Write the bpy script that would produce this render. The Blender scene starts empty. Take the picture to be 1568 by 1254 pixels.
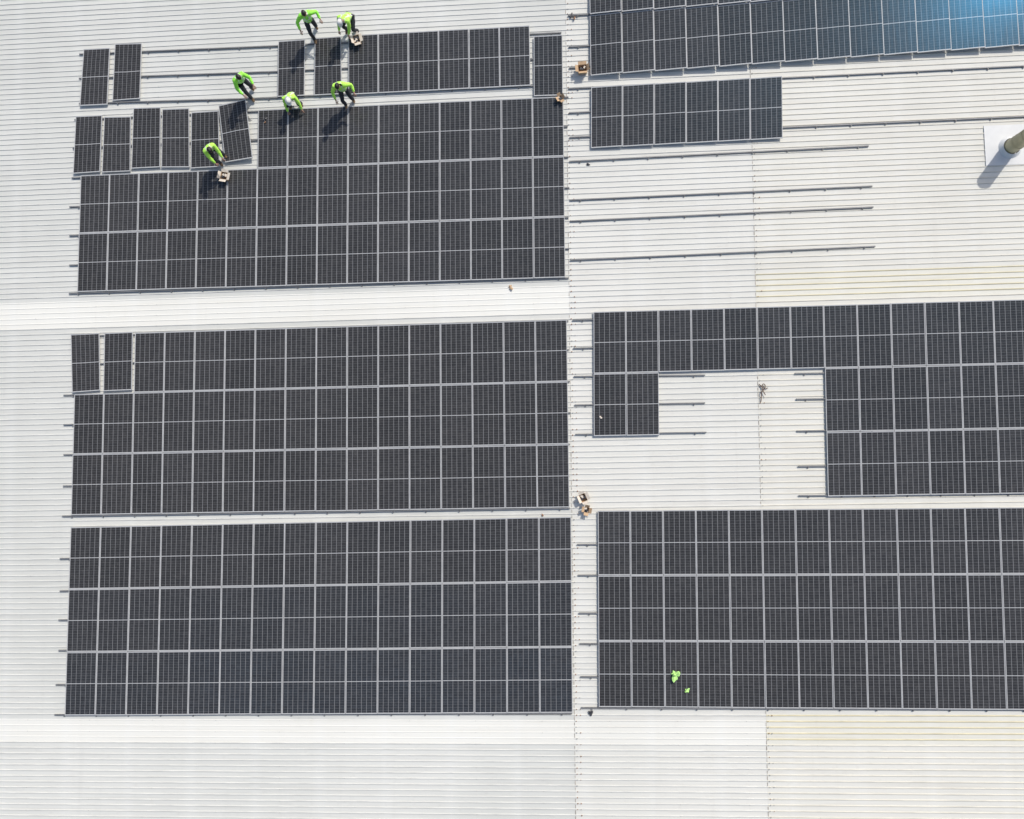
import bpy, bmesh, math, random
import numpy as np
from mathutils import Vector, Matrix
random.seed(7)
sc=bpy.context.scene
# ---------------------------------------------------------------- helpers
def link(o,parent=None):
    sc.collection.objects.link(o)
    if parent: o.parent=parent
    return o
def empty(name):
    e=bpy.data.objects.new(name,None); e.empty_display_size=.3; return link(e)
def mesh_obj(name,verts,faces,mats,midx=None,parent=None,smooth=False):
    me=bpy.data.meshes.new(name); me.from_pydata([tuple(v) for v in verts],[],faces)
    for m in mats: me.materials.append(m)
    if midx: me.polygons.foreach_set('material_index',midx)
    if smooth: me.polygons.foreach_set('use_smooth',[True]*len(me.polygons))
    me.update()
    return link(bpy.data.objects.new(name,me),parent)
class MB:
    def __init__(s): s.v=[];s.f=[];s.m=[]
    def box(s,c,size,rot=None,mat=0,taper=1.0):
        b=len(s.v)
        R=rot if rot else Matrix.Identity(3)
        for z in (-.5,.5):
            k=taper if z>0 else 1
            for x,y in ((-.5,-.5),(.5,-.5),(.5,.5),(-.5,.5)):
                s.v.append(Vector(c)+R@Vector((x*size[0]*k,y*size[1]*k,z*size[2])))
        for q in ((3,2,1,0),(4,5,6,7),(0,1,5,4),(1,2,6,5),(2,3,7,6),(3,0,4,7)):
            s.f.append([b+i for i in q]); s.m.append(mat)
    def cyl(s,p0,p1,r0,r1,n=16,mat=0,cap=True):
        p0=Vector(p0);p1=Vector(p1);d=(p1-p0).normalized()
        a=d.orthogonal().normalized();c=d.cross(a);b=len(s.v)
        for p,r in ((p0,r0),(p1,r1)):
            for i in range(n):
                t=2*math.pi*i/n; s.v.append(p+(a*math.cos(t)+c*math.sin(t))*r)
        for i in range(n):
            j=(i+1)%n; s.f.append([b+i,b+j,b+n+j,b+n+i]); s.m.append(mat)
        if cap:
            s.f.append([b+n+i for i in range(n)]); s.m.append(mat)
            s.f.append([b+n-1-i for i in range(n)]); s.m.append(mat)
    def obj(s,name,mats,parent=None,smooth=False): return mesh_obj(name,s.v,s.f,mats,s.m,parent,smooth)
# ---------------------------------------------------------------- materials
def newmat(name):
    m=bpy.data.materials.new(name); m.use_nodes=True; nt=m.node_tree
    return m,nt,nt.nodes['Principled BSDF']
def N(nt,t,**k):
    n=nt.nodes.new(t)
    for a,b in k.items(): setattr(n,a,b)
    return n
def mth(nt,op,a,b=None,c=None):
    n=nt.nodes.new('ShaderNodeMath'); n.operation=op
    for i,x in enumerate((a,b,c)):
        if x is None: continue
        if isinstance(x,(int,float)): n.inputs[i].default_value=x
        else: nt.links.new(x,n.inputs[i])
    return n.outputs[0]
def mix(nt,f,a,b,mode='MIX'):
    n=nt.nodes.new('ShaderNodeMix'); n.data_type='RGBA'; n.blend_type=mode
    for i,x in ((0,f),(6,a),(7,b)):
        if isinstance(x,(int,float)): n.inputs[i].default_value=x
        elif isinstance(x,tuple): n.inputs[i].default_value=(*x,1)
        else: nt.links.new(x,n.inputs[i])
    return n.outputs[2]
def noise(nt,vec,scale,detail=3,rough=.55,stretch=None):
    mp=nt.nodes.new('ShaderNodeMapping'); nt.links.new(vec,mp.inputs[0])
    if stretch: mp.inputs['Scale'].default_value=stretch
    n=nt.nodes.new('ShaderNodeTexNoise'); n.inputs['Scale'].default_value=scale
    n.inputs['Detail'].default_value=detail; n.inputs['Roughness'].default_value=rough
    nt.links.new(mp.outputs[0],n.inputs['Vector']); return n.outputs['Fac']
def ramp(nt,f,a,b):
    n=nt.nodes.new('ShaderNodeMapRange'); n.clamp=True
    nt.links.new(f,n.inputs[0]); n.inputs[1].default_value=a; n.inputs[2].default_value=b
    return n.outputs[0]
def simple(name,col,rough=.6,metal=0,var=.15,nscale=8,spec=.5):
    m,nt,b=newmat(name)
    tc=N(nt,'ShaderNodeTexCoord')
    f=noise(nt,tc.outputs['Object'],nscale,2)
    c=mix(nt,ramp(nt,f,.3,.7),tuple(x*(1-var) for x in col),tuple(min(1,x*(1+var)) for x in col))
    nt.links.new(c,b.inputs['Base Color']); b.inputs['Roughness'].default_value=rough
    b.inputs['Metallic'].default_value=metal; b.inputs['Specular IOR Level'].default_value=spec
    return m
def roofmat(name,c1,c2,dirt,dirtamt=.5,purlin=.03):
    c1=(c1[0],c1[1]*.995,c1[2]*.955); c2=(c2[0],c2[1]*.995,c2[2]*.955)
    m,nt,b=newmat(name); tc=N(nt,'ShaderNodeTexCoord'); v=tc.outputs['Object']
    f1=noise(nt,v,.12,3,.5)
    c=mix(nt,ramp(nt,f1,.35,.65),c1,c2)
    f2=noise(nt,v,1.0,4,.68,(.14,4.5,1))
    c=mix(nt,mth(nt,'MULTIPLY',ramp(nt,f2,.5,.76),dirtamt*.65),c,dirt)
    f3=noise(nt,v,2.4,4,.75,(1,1,1))
    c=mix(nt,mth(nt,'MULTIPLY',ramp(nt,f3,.54,.78),dirtamt*.4),c,dirt)
    f4=noise(nt,v,1.0,3,.6,(2.6,.10,1))
    c=mix(nt,mth(nt,'MULTIPLY',ramp(nt,f4,.56,.8),dirtamt*.26),c,dirt)
    sx=N(nt,'ShaderNodeSeparateXYZ'); nt.links.new(v,sx.inputs[0])
    w=mth(nt,'ABSOLUTE',mth(nt,'SUBTRACT',mth(nt,'FRACT',mth(nt,'DIVIDE',sx.outputs[0],2.35)),.5))
    c=mix(nt,mth(nt,'MULTIPLY',ramp(nt,w,.38,.5),purlin*4),c,(.84,.845,.82))
    sh=mth(nt,'FLOOR',mth(nt,'DIVIDE',sx.outputs[1],.8))
    wn=N(nt,'ShaderNodeTexWhiteNoise'); wn.noise_dimensions='1D'; nt.links.new(sh,wn.inputs['W'])
    c=mix(nt,mth(nt,'MULTIPLY',wn.outputs[0],.09),c,dirt)
    nt.links.new(c,b.inputs['Base Color']); b.inputs['Roughness'].default_value=.62
    b.inputs['Specular IOR Level'].default_value=.2
    return m
M_roofL=roofmat('roof_sheet_grey',(.60,.605,.58),(.675,.675,.65),(.42,.41,.37),.5)
M_roofM=roofmat('roof_sheet_pale',(.68,.675,.64),(.725,.715,.68),(.49,.46,.40),.6)
M_roofR=roofmat('roof_sheet_cream',(.68,.67,.63),(.715,.705,.665),(.49,.455,.38),.6)
M_rib=simple('rib_crest',(.61,.605,.56),.6,0,.10,1.2,.2)
M_ribW=simple('rib_crest_warm',(.64,.61,.52),.6,0,.12,1.2,.2)
M_yel=roofmat('aged_fibreglass_sheet',(.695,.68,.615),(.72,.705,.645),(.52,.48,.37),.6)
M_ribY=simple('rib_crest_aged',(.62,.56,.38),.6,0,.15,1.2,.2)
M_sky=roofmat('translucent_skylight_sheet',(.75,.74,.70),(.79,.78,.74),(.62,.59,.50),.5)
M_rust=simple('rusty_fixing',(.30,.16,.09),.8,0,.4,30)
M_seal=simple('sealant_grime',(.36,.32,.27),.8,0,.35,3)
M_screw=simple('screw_head',(.45,.43,.40),.5,.3,.2,10)
M_alu=simple('anodised_frame',(.46,.46,.455),.5,.0,.08,4,.3)
M_rail=simple('rail_aluminium',(.11,.11,.11),.5,.2,.2,3)
M_wall=simple('wall_cladding',(.45,.46,.45),.6,0,.1,1)
M_gnd=simple('ground_concrete',(.30,.29,.27),.9,0,.2,.2)
def panelmat():
    m,nt,b=newmat('pv_glass_cells')
    uv=N(nt,'ShaderNodeUVMap'); uv.uv_map='UVMap'; s=N(nt,'ShaderNodeSeparateXYZ'); nt.links.new(uv.outputs[0],s.inputs[0])
    va=N(nt,'ShaderNodeUVMap'); va.uv_map='var'; sv=N(nt,'ShaderNodeSeparateXYZ'); nt.links.new(va.outputs[0],sv.inputs[0])
    u,v=s.outputs[0],s.outputs[1]
    def edge(x,n,wid):
        a=mth(nt,'ABSOLUTE',mth(nt,'SUBTRACT',mth(nt,'FRACT',mth(nt,'MULTIPLY',x,n)),.5))
        return mth(nt,'GREATER_THAN',a,.5-wid)
    colr=edge(u,6,.045); rowl=edge(v,24,.06); bus=edge(u,54,.07)
    mid=mth(nt,'LESS_THAN',mth(nt,'ABSOLUTE',mth(nt,'SUBTRACT',v,.5)),.0052)
    bor=mth(nt,'GREATER_THAN',mth(nt,'MAXIMUM',mth(nt,'ABSOLUTE',mth(nt,'SUBTRACT',u,.5)),mth(nt,'ADD',mth(nt,'ABSOLUTE',mth(nt,'SUBTRACT',v,.5)),.003)),.495)
    tc=N(nt,'ShaderNodeTexCoord')
    nz=noise(nt,tc.outputs['Object'],.35,2,.6)
    nz2=noise(nt,tc.outputs['Object'],14,2,.7)
    cx=mth(nt,'FLOOR',mth(nt,'MULTIPLY',u,6)); cy=mth(nt,'FLOOR',mth(nt,'MULTIPLY',v,24))
    wn=N(nt,'ShaderNodeTexWhiteNoise'); wn.noise_dimensions='2D'; cb=N(nt,'ShaderNodeCombineXYZ')
    nt.links.new(mth(nt,'ADD',cx,mth(nt,'MULTIPLY',sv.outputs[0],97)),cb.inputs[0]); nt.links.new(cy,cb.inputs[1]); nt.links.new(cb.outputs[0],wn.inputs['Vector'])
    base=mix(nt,sv.outputs[0],(.033,.032,.031),(.047,.045,.044))
    base=mix(nt,sv.outputs[1],base,(.029,.039,.052))  # bluish sky reflection painted into the cell colour
    base=mix(nt,mth(nt,'MULTIPLY',ramp(nt,nz,.4,.7),.5),base,(.049,.048,.048))
    base=mix(nt,mth(nt,'MULTIPLY',wn.outputs[0],.45),base,(.013,.013,.014))
    base=mix(nt,mth(nt,'MULTIPLY',bus,.20),base,(.22,.22,.22))
    base=mix(nt,mth(nt,'MULTIPLY',rowl,.50),base,(.18,.18,.18))
    base=mix(nt,mth(nt,'MULTIPLY',colr,.70),base,(.28,.28,.28))
    base=mix(nt,mth(nt,'MULTIPLY',ramp(nt,nz2,.5,.8),.08),base,(.35,.34,.32))
    base=mix(nt,mth(nt,'MAXIMUM',mid,bor),base,(.46,.46,.455))
    nt.links.new(base,b.inputs['Base Color']); b.inputs['Roughness'].default_value=.3
    b.inputs['Specular IOR Level'].default_value=.02
    g=N(nt,'ShaderNodeBsdfGlossy'); g.inputs['Color'].default_value=(.0,.25,.52,1)
    cmb=N(nt,'ShaderNodeCombineXYZ'); nt.links.new(mth(nt,'MULTIPLY',u,34),cmb.inputs[0]); nt.links.new(mth(nt,'ADD',mth(nt,'MULTIPLY',v,2),mth(nt,'MULTIPLY',sv.outputs[0],50)),cmb.inputs[1])
    st=noise(nt,cmb.outputs[0],1.0,2,.6)
    nt.links.new(mth(nt,'ADD',mth(nt,'MULTIPLY',st,.14),.12),g.inputs['Roughness'])
    mx=N(nt,'ShaderNodeMixShader'); mx.inputs[0].default_value=.028
    nt.links.new(b.outputs[0],mx.inputs[1]); nt.links.new(g.outputs[0],mx.inputs[2])
    nt.links.new(mx.outputs[0],nt.nodes['Material Output'].inputs[0])
    return m
M_pv=panelmat()
# ---------------------------------------------------------------- warehouse
wh=empty('warehouse')
X0,X1,Y0,Y1=-32.,66.,-26.,52.
P=.2
seam1=lambda y:18.60+(y-10)*.0115
seam2=lambda y:25.22+(y-10)*.015
segs=[(lambda y:X0,lambda y:seam1(y)+.06,0.0,'L'),(seam1,lambda y:seam2(y)+.06,.004,'M'),(seam2,lambda y:X1,.008,'R')]
mats=[M_roofL,M_roofM,M_roofR,M_rib,M_ribW,M_yel,M_sky,M_ribY]
V=[];F=[];MI=[]
n=int((Y1-Y0)/P)
for fa,fb,zo,tag in segs:
    for k in range(n):
        y=Y0+k*P
        h=.018
        flat={'L':0,'M':1,'R':2}[tag]; rib={'L':3,'M':3,'R':4}[tag]
        yc=y+P/2
        if tag=='L' and (14.3<yc<15.15): flat=6;rib=6;h=.010
        if tag=='L' and (-1.08<yc<-.1): flat=6;rib=6;h=.006
        if tag=='R' and (14.45<yc<15.5 or -1.05<yc<-.05): flat=5;rib=7
        if tag=='M' and (-1.08<yc<-.1): flat=6;rib=1;h=.010
        prof=[(y,0),(y+P-.044,0),(y+P-.035,h),(y+P-.010,h),(y+P,0)]
        b=len(V)
        for (yy,zz) in prof:
            V.append((fa(yy),yy,zz+zo)); V.append((fb(yy),yy,zz+zo))
        for i in range(4):
            F.append([b+2*i,b+2*i+1,b+2*i+3,b+2*i+2]); MI.append(flat if i==0 else rib)
mesh_obj('roof_sheeting',V,F,mats,MI,wh)
mb=MB()
zg=-9.
mb.box(((X0+X1)/2,Y0+.15,zg/2-.05),(X1-X0,.3,-zg-.1)); mb.box(((X0+X1)/2,Y1-.15,zg/2-.05),(X1-X0,.3,-zg-.1))
mb.box((X0+.15,(Y0+Y1)/2,zg/2-.05),(.3,Y1-Y0-.6,-zg-.1)); mb.box((X1-.15,(Y0+Y1)/2,zg/2-.05),(.3,Y1-Y0-.6,-zg-.1))
mb.obj('walls',[M_wall],wh)
mb=MB()
for (c,s) in (((( X0+X1)/2,Y0-.06,-.02),(X1-X0+.3,.12,.2)),(((X0+X1)/2,Y1+.06,-.02),(X1-X0+.3,.12,.2)),((X0-.06,(Y0+Y1)/2,-.02),(.12,Y1-Y0,.2)),((X1+.06,(Y0+Y1)/2,-.02),(.12,Y1-Y0,.2))): mb.box(c,s)
mb.obj('gutter_and_barge',[M_wall],wh)
mb=MB(); rnd=random.Random(3)
for fn,zo in ((seam1,.004),(seam2,.008)):
    y=-8.
    while y<32:
        for dx,pr in ((.07,.95),(.20,.5)):
            if rnd.random()<pr:
                r=rnd.uniform(.014,.026); x=fn(y)+dx+rnd.uniform(-.012,.012)
                mb.cyl((x,y+P-.023,zo+.018),(x,y+P-.023,zo+.034),r,r*.8,6,0 if rnd.random()<(.6 if fn is seam1 else .3) else 1)
        if rnd.random()<.75:
            w=rnd.uniform(.010,.026); mb.box((fn(y)-.004,y+.075,zo+.003),(w,rnd.uniform(.08,.15),.006),None,2)
        y+=P
for px_ in [0.9+2.35*i-6*2.35 for i in range(24)]:
    if not -6<px_<40: continue
    for k in range(0,200,2):
        y=-8+k*P
        if rnd.random()<.75:
            mb.cyl((px_,y+P-.023,.022),(px_,y+P-.023,.034),.010,.008,5,1)
mb.obj('roof_fixings',[M_rust,M_screw,M_seal],wh)
g=mesh_obj('ground',[(-600,-600,zg),(600,-600,zg),(600,600,zg),(-600,600,zg)],[[0,1,2,3]],[M_gnd])
# ---------------------------------------------------------------- panels
class PB:
    def __init__(s): s.v=[];s.f=[];s.m=[];s.uv=[];s.va=[]
    def panel(s,c,z=.10,zs=(0,0,0,0),sky_tint=0,gap=.007,fw=.018,jit=.004):
        rn=random.random()
        jx,jy,jz=random.uniform(-jit,jit),random.uniform(-jit,jit),random.uniform(-.003,.003)
        TL,TR,BR,BL=[Vector((p[0]+jx,p[1]+jy,z+jz+zs[i])) for i,p in enumerate(c)]
        w=(TR-TL).length; h=(TL-BL).length
        def Q(u,v): return (BL*(1-u)+BR*u)*(1-v)+(TL*(1-u)+TR*u)*v
        def ring(m,dz):
            a,b=m/w,m/h; return [Q(a,b)+Vector((0,0,dz)),Q(1-a,b)+Vector((0,0,dz)),Q(1-a,1-b)+Vector((0,0,dz)),Q(a,1-b)+Vector((0,0,dz))]
        b=len(s.v)
        s.v+=ring(gap,-.035)+ring(gap,0)+ring(gap+fw,0)+ring(gap+fw,-.004)
        def add(q,m,uv=None):
            s.f.append([b+i for i in q]); s.m.append(m)
            s.uv+= uv or [(0,0)]*4; s.va+=[(rn,sky_tint)]*4
        for i in range(4):
            j=(i+1)%4
            add((i,j,4+j,4+i),0); add((4+i,4+j,8+j,8+i),0); add((8+i,8+j,12+j,12+i),0)
        add((12,13,14,15),1,[(0,0),(1,0),(1,1),(0,1)]); add((3,2,1,0),0)
    def obj(s,name,parent=None):
        o=mesh_obj(name,s.v,s.f,[M_alu,M_pv],s.m,parent)
        for nm,d in (('UVMap',s.uv),('var',s.va)):
            l=o.data.uv_layers.new(name=nm)
            l.data.foreach_set('uv',[x for p in d for x in p])
        return o
def rails_mesh(mb,x0,y0,x1,y1,z=.045,w=.042):
    L=math.hypot(x1-x0,y1-y0); a=math.atan2(y1-y0,x1-x0); R=Matrix.Rotation(a,3,'Z')
    mb.box(((x0+x1)/2,(y0+y1)/2,z),(L,w,.036),R,0)
    mb.box(((x0+x1)/2,(y0+y1)/2,z+.0185),(L-.004,w*.22,.003),R,1)
    k=int(L/1.2)
    for i in range(k+1):
        t=(i+.3)/(k+.6)
        x=x0+(x1-x0)*t;y=y0+(y1-y0)*t
        mb.box((x,y-.045,z-.006),(.05,.05,.024),R,0); mb.cyl((x,y-.05,z),(x,y-.05,z+.022),.010,.010,6,1)
def array(name,x0,y0,px,py,sh,t,cells,sky_tint=0,tilt=None,rails=(),z=.10):
    e=empty(name); pb=PB()
    for (c,j) in cells:
        def C(c,j): return (x0+c*px-j*sh, y0+c*t+j*py)
        zs=(0,0,0,0)
        if tilt:
            tx,ty=tilt(c,j); zs=(ty/2-tx/2,ty/2+tx/2,-ty/2+tx/2,-ty/2-tx/2)
            m=-min(zs); zs=tuple(q+m for q in zs)
        pb.panel((C(c,j+1),C(c+1,j+1),C(c+1,j),C(c,j)),z,zs,sky_tint if not callable(sky_tint) else sky_tint(c,j))
    pb.obj('panels',e)
    mb=MB()
    for r in rails: rails_mesh(mb,*r)
    if rails: mb.obj('mounting_rails',[M_rail,M_alu],e)
    return e
full=lambda c0,c1,j0,j1:[(c,j) for j in range(j0,j1) for c in range(c0,c1)]
BLr=[(-.32,5.60,18.48,5.74),(-.30,4.42,18.46,4.6),(-.33,3.37,18.44,3.5),(-.31,2.27,18.42,2.36),(-.39,1.04,18.4,1.12),(-.42,-.03,18.4,.05)]
array('solar_panel_array',-.004,-.046,1.1518,2.2693,-.0362,.0081,full(0,16,0,3),lambda c,j:(.6 if j==0 else .35 if j==1 else .1)*(1 if c>3 else .6),None,BLr)  # lower rows coloured bluer to paint in reflected sky
MLr=[(-.29,11.65,18.6,11.7),(-.27,10.55,18.6,10.58),(-.25,9.43,18.55,9.45),(-.25,8.27,18.5,8.3),(-.26,7.16,18.5,7.18),(0.0,13.86,18.6,13.9),(0,12.8,18.6,12.85)]
array('solar_panel_array',.112,7.189,1.1484,2.2461,-.0205,.0012,full(0,16,0,2)+full(2,16,2,3),.0,None,MLr)
TLr=[(-.19,18.83,18.75,18.8),(-.17,17.72,18.7,17.7),(-.15,16.58,18.7,16.55),(-.15,15.5,18.65,15.47),(-.12,19.95,18.75,19.95),(-.1,21.1,18.75,21.1),(-.05,22.22,18.8,22.2)]
array('solar_panel_array',.204,15.527,1.1455,2.2455,-.0275,-.0033,full(0,16,0,2)+full(6,16,2,3),.0,None,TLr)
BRr=[(18.72,y,35.2,y-.05) for y in (5.9,4.82,3.5,2.44,1.3,.24)]
array('solar_panel_array',19.329,.283,1.1424,2.2674,-.0457,-.0066,full(0,14,0,3),.05,None,BRr)
MRr=[(18.75,13.92,35,13.9),(18.75,12.9,35,12.9),(18.75,11.88,23.39,11.81),(18.75,10.85,23.36,10.82),(18.75,9.8,23.37,9.78),
     (26.52,11.79,35,11.7),(26.53,10.88,35,10.8),(26.51,9.76,35,9.7),(26.5,8.52,35,8.5),(26.48,7.5,35,7.45)]
array('solar_panel_array',19.353,7.469,1.1565,2.2431,-.0483,-.0012,full(0,14,2,3)+full(0,2,1,2)+full(7,14,0,2),.0,None,MRr)
TRr=[(18.8,22.52,36.5,22.56),(18.8,20.68,36.5,20.72),(18.8,21.6,26.3,21.65)]
array('solar_panel_array',19.567,20.215,1.1425,2.29,-.0650,.0083,full(0,6,0,1),.0,lambda c,j:(.03,.02),TRr)
TTr=[(18.85,25.3,36,25.4),(18.85,24.1,36,24.2),(18.85,23.3,36,23.4)]
array('solar_panel_array',19.62,22.91,1.162,2.33,-.03,.025,full(0,15,0,3),0.,lambda c,j:(.065,-.055),TTr)
T3r=[(8.0,24.72,18.6,24.66),(8.0,23.72,18.6,23.7),(7.9,22.72,18.6,22.68)]
array('solar_panel_array',10.60,22.66,1.137,2.30,-.0125,.002,full(0,6,0,1),0,None,T3r)
def loose(c,z=.10,zs=(0,0,0,0)):
    pb=PB(); pb.panel(c,z,zs,0,.002,.018,0); pb.obj('solar_panel')
for c in ([(.3,24.96),(1.34,24.96),(1.27,22.73),(.18,22.73)],[(1.54,25.11),(2.6,25.08),(2.55,22.9),(1.47,22.87)],
          [(7.93,24.87),(8.96,24.89),(8.93,22.71),(7.9,22.71)],[(9.33,24.92),(10.33,24.94),(10.35,22.7),(9.3,22.7)],
          [(17.57,24.55),(18.63,24.55),(18.60,22.25),(17.53,22.27)],
          [(.03,22.33),(1.07,22.33),(1.02,20.12),(-.04,20.09)],[(1.16,22.25),(2.2,22.22),(2.21,20.09),(1.1,20.09)],
          [(2.3,22.55),(3.37,22.53),(3.37,20.2),(2.25,20.19)],[(3.43,22.45),(4.48,22.44),(4.51,20.15),(3.42,20.19)],
          [(4.57,22.27),(5.62,22.29),(5.68,20.12),(4.56,20.1)],
          [(-.02,13.93),(1.09,13.95),(1.15,11.79),(.07,11.74)],[(1.29,13.94),(2.38,13.96),(2.37,11.78),(1.28,11.76)]):
    loose(c)
loose([(5.66,22.44),(6.72,22.62),(6.98,20.37),(5.9,20.26)],.13,(.05,.09,.05,.0))
def rail_obj(*r):
    mb=MB(); rails_mesh(mb,*r); mb.obj('mounting_rail',[M_rail,M_alu])
for r in ((.1,24.8,7.95,24.72),(.1,23.84,7.9,23.72),(.12,22.85,7.9,22.70),
          (18.78,19.78,29.45,19.89),(18.76,18.34,29.5,18.42),(18.76,17.56,29.5,17.66),(18.72,16.12,29.5,16.24)): rail_obj(*r)
# ---------------------------------------------------------------- vent flue
M_flue=simple('flue_paint',(.42,.38,.24),.5,.1,.15,2); M_flash=simple('flashing',(.66,.66,.64),.6,0,.06,2); M_dark=simple('dark_inside',(.03,.03,.03),.8)
fl=empty('vent_pipe')
mb=MB(); bx,by=34.30,19.62
mb.box((34.45,19.72,.030),(2.0,1.45,.012),None,0)
mb.cyl((bx,by,.034),(bx,by,.16),.40,.29,28,0,False)
mb.obj('flashing',[M_flash],fl)
mb=MB(); r=.255
mb.cyl((bx,by,.04),(bx,by,1.50),r,r,32,0,False); mb.cyl((bx,by,1.50),(bx,by,1.48),r,r-.02,32,0,False); mb.cyl((bx,by,1.48),(bx,by,.3),r-.02,r-.02,32,1,False)
for z in (.5,1.0,1.43): mb.cyl((bx,by,z),(bx,by,z+.035),r+.012,r+.012,32,0,False)
mb.obj('flue',[M_flue,M_dark],fl,True)
# ---------------------------------------------------------------- small things
M_card=simple('cardboard',(.50,.34,.20),.85,0,.15,12); M_foam=simple('packing_white',(.66,.58,.48),.8,0,.1,10); M_tool=simple('tool_dark',(.04,.04,.045),.5,0,.2,10)
def carton(x,y,rz,w=.34,l=.30,h=.22,inner=0,z=.03):
    e=MB(); R=Matrix.Rotation(rz,3,'Z'); c=Vector((x,y,z)); t=.008
    def B(o,s,mat=0,rot=None): e.box(c+R@Vector(o),s,R@rot if rot else R,mat)
    B((0,0,t/2),(w,l,t))
    B((0,-l/2+t/2,h/2+t),(w,t,h)); B((0,l/2-t/2,h/2+t),(w,t,h)); B((-w/2+t/2,0,h/2+t),(t,l-2*t,h)); B((w/2-t/2,0,h/2+t),(t,l-2*t,h))
    for s_,ax in ((1,'y'),(-1,'y'),(1,'x'),(-1,'x')):
        a=random.uniform(.2,.9)
        if ax=='y':
            B((0,s_*(l/2+.055*math.cos(a)),h+t+.055*math.sin(a)),(w*.96,.11,.005),1 if inner>6 else 0,Matrix.Rotation(s_*a,3,'X'))
        else:
            B((s_*(w/2+.055*math.cos(a)),0,h+t+.055*math.sin(a)),(.11,l*.96,.005),1 if inner>6 else 0,Matrix.Rotation(-s_*a,3,'Y'))
    for k in range(inner):
        B((random.uniform(-w*.3,w*.3),random.uniform(-l*.3,l*.3),h*.55+random.uniform(0,.05)),(.09,.06,.05),random.choice((1,1,2)),Matrix.Rotation(random.uniform(0,3),3,'Z'))
    return e.obj('cardboard_box',[M_card,M_foam,M_tool])
carton(19.33,23.17,.05,.32,.26,.2,3); carton(18.97,7.55,.4,.22,.28,.14,9); carton(19.08,7.12,-.2,.17,.2,.12,5)
carton(10.97,24.70,.25,.24,.30,.15,12,.10); carton(5.92,19.70,-.2,.26,.28,.15,12,.10); carton(18.5,22.1,.5,.14,.18,.1,4,.10)
def drill(x,y,rz,z=.03,s=1.0):
    m=MB(); R=Matrix.Rotation(rz,3,'Z'); c=Vector((x,y,z))
    q=lambda a,b,h:c+R@Vector((a*s,b*s,h*s))
    m.cyl(q(-.09,0,.035),q(.07,0,.035),.033*s,.028*s,12,0); m.cyl(q(.07,0,.035),q(.11,0,.035),.022*s,.012*s,10,1); m.cyl(q(.11,0,.035),q(.17,0,.035),.004,.004,6,1)
    m.cyl(q(-.05,0,.035),q(-.07,-.13,.03),.02*s,.02*s,10,0); m.box(q(-.075,-.15,.035),(.10*s,.045*s,.06*s),R,2)
    m.obj('power_drill',[M_tool,M_screw,M_rust])
drill(18.98,25.3,1.2,.03,1.0); drill(7.42,21.85,.6,.10,.7)
def crumple(name,x,y,z,r,mat,seed,spiky=.45,flat=.35,n=3):
    bm=bmesh.new(); bmesh.ops.create_icosphere(bm,subdivisions=n,radius=1); rr=random.Random(seed)
    dirs=[Vector((rr.uniform(-1,1),rr.uniform(-1,1),rr.uniform(-.4,1))).normalized() for _ in range(14)]
    for v in bm.verts:
        d=v.co.normalized(); k=.6+sum(spiky*max(0,d.dot(q))**14 for q in dirs)+rr.uniform(-.07,.07)
        v.co=Vector((d.x*k*r,d.y*k*r,max(-.1,d.z)*k*r*flat))
    me=bpy.data.meshes.new(name); bm.to_mesh(me); bm.free(); me.materials.append(mat)
    o=bpy.data.objects.new(name,me); o.location=(x,y,z+.1*r*flat); link(o); return o
M_vestY=simple('hivis_lime',(.50,.97,.11),.7,0,.15,25)
M_vestP=simple('hivis_lime_faded',(.45,.80,.22),.7,0,.35,40)
crumple('crumpled_hivis_vest',22.0,1.40,.105,.125,M_vestP,23,.7,.7,3); crumple('crumpled_hivis_vest',22.37,.86,.105,.06,M_vestP,31,.7,.7,3)
crumple('work_glove',19.03,.05,.03,.06,M_tool,5,.9,.5); crumple('work_glove',16.52,15.2,.03,.05,M_card,6,.9,.4)
crumple('cable_clip',19.46,19.66,.03,.04,M_tool,7,.8,.6); crumple('cable_clip',17.52,6.95,.03,.03,M_rust,8,.8,.6); crumple('packing_scrap',19.64,10.41,.105,.035,M_foam,10,.8,.4)
M_cab=simple('cable_jacket',(.12,.07,.045),.6,0,.5,20)
cu=bpy.data.curves.new('loose_cable','CURVE'); cu.dimensions='3D'; cu.bevel_depth=.015; cu.bevel_resolution=2
for pts in ([(25.30,10.80),(25.34,11.0),(25.28,11.15),(25.42,11.22),(25.50,11.38),(25.40,11.48),(25.34,11.36),(25.38,11.2),(25.46,11.05)],[(25.26,11.45),(25.36,11.32),(25.48,11.26),(25.56,11.3)]):
    sp=cu.splines.new('NURBS'); sp.points.add(len(pts)-1); sp.use_endpoint_u=True; sp.order_u=4
    for i,(a,b) in enumerate(pts): sp.points[i].co=(a,b,.05+.02*(i%3),1)
cu.materials.append(M_cab); link(bpy.data.objects.new('loose_cable',cu))
# ---------------------------------------------------------------- people
M_skin=simple('skin',(.42,.24,.16),.55,0,.08,10); M_hair=simple('hair',(.015,.012,.010),.6,0,.3,30); M_trou=simple('work_trousers',(.026,.028,.034),.8,0,.25,12)
M_boot=simple('boots',(.20,.12,.06),.7,0,.2,12); M_refl=simple('reflective_tape',(.66,.70,.60),.4,0,.05,8); M_cap=simple('hard_hat_white',(.78,.76,.70),.35,0,.04,5)
M_vestG=simple('hivis_green',(.33,.93,.08),.7,0,.15,25); M_eye=simple('eye',(.02,.02,.02),.3)
def ik(a,b,l1,l2,pole):
    d=b-a; L=d.length
    if L>(l1+l2)*.995: b=a+d.normalized()*(l1+l2)*.995; d=b-a; L=d.length
    u=d.normalized(); c=(l1*l1-l2*l2+L*L)/(2*L); h=math.sqrt(max(0,l1*l1-c*c))
    p=pole-u*pole.dot(u); p.normalize()
    return a+u*c+p*h,b
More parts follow.
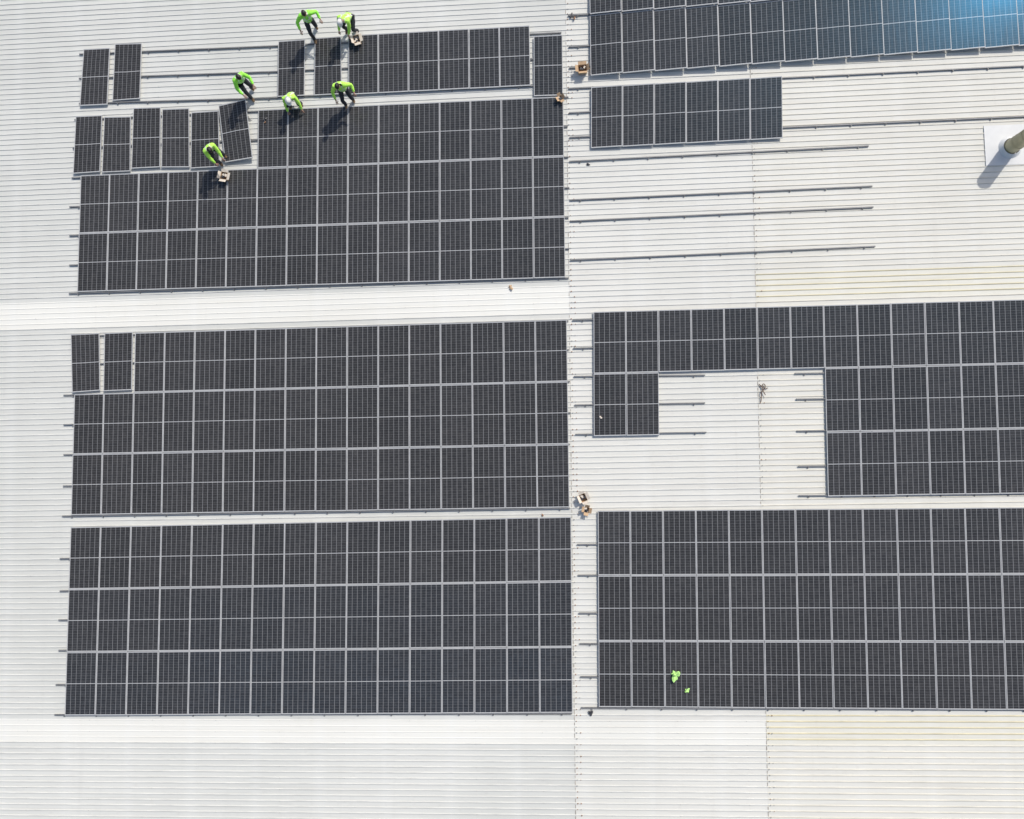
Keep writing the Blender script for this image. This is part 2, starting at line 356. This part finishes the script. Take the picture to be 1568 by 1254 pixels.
def worker(pos,face,pelvis,lean,feet,hands,headdir,vest,head='hair',boots=None,z0=.03,trous=None):
    e=empty('worker')
    W=Matrix.Translation((pos[0],pos[1],z0))@Matrix.Rotation(face,4,'Z')
    pv=Vector(pelvis); sp=Vector(lean).normalized()
    side=Vector((1,0,0)); side=(side-sp*side.dot(sp)).normalized(); fwd=sp.cross(side)*-1
    if fwd.y<0 and abs(sp.y)<.9: fwd=-fwd
    wa=pv+sp*.14; ch=pv+sp*.34+fwd*-.015; nk=pv+sp*.50
    hd=Vector(headdir).normalized()
    up=(sp*.6+Vector((0,0,1))*.6); up=(up-hd*up.dot(hd)).normalized()
    hb=nk+up*.075+hd*.01; hc=nk+up*.17+hd*.03
    V=[];R=[];E=[];bone=[]; roots=[]
    def add(p,r,par=None,kind=None):
        V.append(Vector(p)); R.append(r if isinstance(r,tuple) else (r,r))
        if par is not None: E.append((par,len(V)-1)); bone.append((par,len(V)-1,kind))
        return len(V)-1
    i0=add(pv,(.165,.135)); roots.append(i0)
    iw=add(wa,(.175,.135),i0,'torso'); ic=add(ch,(.195,.145),iw,'torso'); isn=add(pv+sp*.44,(.13,.10),ic,'torso'); ink=add(nk+up*.02,(.060,.060),isn,'neck'); ih=add(hb,(.058,.062),ink,'neck')
    add(hc,(.070,.080),ih,'neck')
    for s_,ht in ((-1,hands[0]),(1,hands[1])):
        sh=pv+sp*.42+side*s_*.19
        el,wr=ik(sh,Vector(ht),.29,.25,Vector((s_*.8,-.5,-.6)))
        a=add(sh,(.090,.085),isn,'torso'); b=add((sh+el)/2,.078,a,'arm'); c=add(el,.066,b,'arm'); m=add((el+wr)/2,.060,c,'arm'); mm=add(el*.15+wr*.85,.046,m,'arm'); d=add(wr,(.032,.026),mm,'hand')
        fd=(wr-el).normalized(); lat=fd.cross(Vector((0,0,1)))
        if lat.length<.2: lat=Vector((1,0,0))
        lat.normalize(); nrm=lat.cross(fd).normalized()
        add(wr+fd*.075,(.042,.020),d,'hand')
        pc=wr+fd*.07
        for k,(o,L) in enumerate(((-.030,.065),(-.010,.078),(.010,.072),(.030,.055))):
            q0=pc+lat*o; q1=wr+fd*.105+lat*o*1.15; q2=q1+(fd*.9-nrm*.35).normalized()*L*.5; q3=q2+(fd*.6-nrm*.8).normalized()*L*.5
            r0=add(q0,.010); roots.append(r0); r1=add(q1,.010,r0,'hand'); r2=add(q2,.009,r1,'hand'); add(q3,.008,r2,'hand')
        q0=wr+fd*.035+lat*s_*-.02; q1=wr+fd*.06+lat*s_*-.05; q2=q1+(fd*.8-lat*s_*.35-nrm*.3).normalized()*.05
        r0=add(q0,.012); roots.append(r0); r1=add(q1,.012,r0,'hand'); add(q2,.010,r1,'hand')
    for s_,ft in ((-1,feet[0]),(1,feet[1])):
        hp=pv+side*s_*.10-sp*.05; ft=Vector(ft); toe=Vector((ft.x+s_*.03,ft.y+.17,.045)); an=Vector((ft.x,ft.y,.10))
        kn,an2=ik(hp,an,.43,.42,Vector((s_*.25,1,.2)))
        a=add(hp,(.105,.11),i0,'leg'); b=add((hp+kn)/2,.092,a,'leg'); c=add(kn,.074,b,'leg'); m=add(kn*.6+an2*.4,.070,c,'leg'); d=add(an2,.058,m,'leg'); h=add(Vector((ft.x,ft.y-.03,.045)),(.042,.042),d,'foot'); add(toe,(.048,.036),d,'foot')
    me=bpy.data.meshes.new('b'); me.from_pydata([tuple(v) for v in V],E,[]); o=bpy.data.objects.new('b',me); sc.collection.objects.link(o)
    sm=o.modifiers.new('s','SKIN'); sm.use_smooth_shade=True
    sd=me.skin_vertices[0].data
    for i,r in enumerate(R): sd[i].radius=r; sd[i].use_root=False
    for r in roots: sd[r].use_root=True
    ss=o.modifiers.new('u','SUBSURF'); ss.levels=2; ss.render_levels=2
    dg=bpy.context.evaluated_depsgraph_get(); nm=bpy.data.meshes.new_from_object(o.evaluated_get(dg)); bpy.data.objects.remove(o)
    nm.materials.clear()
    for m in (vest,M_refl,trous or M_trou,boots or M_boot,M_skin): nm.materials.append(m)
    nf=len(nm.polygons); C=np.empty(nf*3); nm.polygons.foreach_get('center',C); C=C.reshape(-1,3)
    D=[]
    for a,b,k in bone:
        A=np.array(V[a]);Bv=np.array(V[b])-A
        t=np.clip(((C-A)@Bv)/max(1e-9,Bv@Bv),0,1)
        D.append(np.linalg.norm(C-(A+t[:,None]*Bv),axis=1)-max(R[a][0],R[b][0])*.6)
    bi=np.argmin(np.array(D),axis=0)
    S=(C-np.array(pv))@np.array(sp); SD=np.abs((C-np.array(pv))@np.array(side))
    mi=[]
    for i in range(nf):
        k=bone[bi[i]][2]; s=S[i]
        q={'torso':0,'arm':0,'hand':4,'neck':4,'leg':2,'foot':3}[k]
        if k in('torso','leg'):
            if s<-.04: q=2
            elif k=='leg' and s<.02: q=2
            elif k=='torso' and (.07<s<.11 or .19<s<.23): q=1
            elif k=='torso' and s>.23 and .07<SD[i]<.105: q=1
        mi.append(q)
    nm.polygons.foreach_set('material_index',mi); nm.polygons.foreach_set('use_smooth',[True]*nf)
    for v in nm.vertices:
        n_=math.sin(v.co.x*61+v.co.z*37)*math.sin(v.co.y*53-v.co.z*45)
        if (v.co-hc).length>.2: v.co+=v.normal*n_*.008
    nm.transform(W); nm.name='body'; link(bpy.data.objects.new('body',nm),e)
    bm=bmesh.new(); bmesh.ops.create_uvsphere(bm,u_segments=24,v_segments=16,radius=1)
    lat=hd.cross(up).normalized(); B3=Matrix((lat,hd,up)).transposed()
    hv=[];hf=[];hm=[]
    for v in bm.verts:
        x,y,z=v.co
        sx,sy,sz=.078,.098,.120
        if z<-.2: sx*=1-.28*(-z-.2)
        p=Vector((x*sx,y*sy+(-.01 if z>0 else .012*-z),z*sz))
        if abs(x)<.22 and y>.8 and -.35<z<.1: p.y+=.022*(1-abs(x)/.22)*(1 if z<-.05 else .6)
        if .15<abs(x)<.5 and y>.7 and 0<z<.25: p.y-=.008
        if abs(x)<.35 and y>.7 and -.6<z<-.45: p.y+=.006
        hv.append(p)
    for f in bm.faces:
        hf.append([v.index for v in f.verts]); hm.append(0)
    bm.free()
    H=MB(); H.v=[hc+B3@p for p in hv]; H.f=hf; H.m=hm
    for s_ in (-1,1):
        H.cyl(hc+B3@Vector((s_*.070,-.005,-.02)),hc+B3@Vector((s_*.088,-.018,-.005)),.026,.022,10,0)
        H.cyl(hc+B3@Vector((s_*.030,.082,.012)),hc+B3@Vector((s_*.030,.093,.012)),.012,.008,8,1)
    H.cyl(hc+B3@Vector((-.022,.094,-.055)),hc+B3@Vector((.022,.094,-.055)),.005,.005,6,3)
    b=len(H.v); nu=24;nv=8
    hat=head!='hair'; ex=1.20 if hat else 1.10
    for j in range(nv+1):
        for i in range(nu):
            th=2*math.pi*i/nu
            low=-.02 if hat else (-.55 if math.sin(th)<.15 else .30)
            zz=low+(1.0-low)*(j/nv); rad=math.sqrt(max(0,1-zz*zz)) if zz>0 else math.sqrt(max(0,1-zz*zz*.6))
            H.v.append(hc+B3@Vector((.078*ex*rad*math.cos(th),(.098*ex*rad)*math.sin(th)-.008,.120*ex*zz+(.006))))
    for j in range(nv):
        for i in range(nu):
            k=(i+1)%nu; H.f.append([b+j*nu+i,b+j*nu+k,b+(j+1)*nu+k,b+(j+1)*nu+i]); H.m.append(2)
    if hat:
        b=len(H.v)
        for rr_,dz in ((1.0,0.0),(1.3,-.012)):
            for i in range(nu):
                th=2*math.pi*i/nu; fr=1+.25*max(0,math.sin(th))*(1 if rr_>1 else 0)
                H.v.append(hc+B3@Vector((.078*ex*rr_*math.cos(th),.098*ex*rr_*fr*math.sin(th)-.008,.01+dz)))
        for i in range(nu):
            k=(i+1)%nu; H.f.append([b+i,b+k,b+nu+k,b+nu+i]); H.m.append(2)
    H.v=[W@v for v in H.v]
    H.obj('head',[M_skin,M_eye,M_cap if hat else M_hair,M_rust],e,True)
    return e
pi=math.pi
worker((9.38,25.10),pi+.35,(0,0,.90),(.0,.22,1),[(-.08,-.28,0),(.12,.22,0)],[(-.42,.22,1.00),(.40,.34,1.02)],(0,1,-.4),M_vestG,'hair')
worker((10.80,25.15),pi-.45,(0,-.12,.72),(.0,.75,.65),[(-.17,-.05,0),(.17,.08,0)],[(-.15,.48,.35),(.25,.50,.35)],(0,.6,-.8),M_vestY,'hat')
worker((6.85,22.95),pi+.75,(0,0,.88),(.0,.40,1),[(-.12,-.10,0),(.12,.22,0)],[(-.22,.50,.95),(.30,.48,.90)],(0,1,-.6),M_vestG,'hair')
worker((8.60,22.42),pi+.1,(0,-.12,.42),(.0,.65,.8),[(-.20,.0,0),(.20,.05,0)],[(-.28,.42,.16),(.28,.44,.16)],(0,.7,-.7),M_vestY,'hat')
worker((10.64,22.45),pi+.15,(0,0,.90),(.05,.28,1),[(-.14,-.02,0),(.14,.14,0)],[(-.40,.26,.98),(.32,.36,.90)],(.2,1,-.6),M_vestY,'hair')
worker((5.78,20.42),pi+.65,(0,-.05,.84),(.0,.60,1),[(-.13,-.05,0),(.13,.12,0)],[(-.10,.52,.70),(.22,.50,.68)],(0,.8,-.8),M_vestY,'hair',z0=.10)
# ---------------------------------------------------------------- light and camera
az=Vector((.61,.7924)); el=math.atan(1/1.02)
d=Vector((az.x*math.cos(el),az.y*math.cos(el),math.sin(el)))
sun=bpy.data.lights.new('sun','SUN'); sun.energy=3.1; sun.angle=math.radians(.6); sun.color=(1,.968,.92)
so=link(bpy.data.objects.new('sun',sun)); so.rotation_euler=d.to_track_quat('Z','Y').to_euler(); so.location=(30,30,40)
w=bpy.data.worlds.new('World'); sc.world=w; w.use_nodes=True; nt=w.node_tree
st=nt.nodes.new('ShaderNodeTexSky'); st.sky_type='NISHITA'; st.sun_disc=False; st.sun_elevation=el; st.sun_rotation=math.atan2(az.x,az.y); st.air_density=1.0; st.dust_density=2.5
bg=nt.nodes['Background']; bg.inputs[1].default_value=.14; nt.links.new(st.outputs[0],bg.inputs[0])
cam=bpy.data.cameras.new('camera'); co=link(bpy.data.objects.new('camera',cam)); cam.sensor_width=36; cam.lens=36*1050/1568; cam.clip_end=2000
co.location=(17.8449,9.3474,24.6634); co.rotation_euler=(.0554,.0557,-.0193)
sc.camera=co
sc.view_settings.view_transform='Standard'; sc.view_settings.look='None'; sc.view_settings.exposure=0
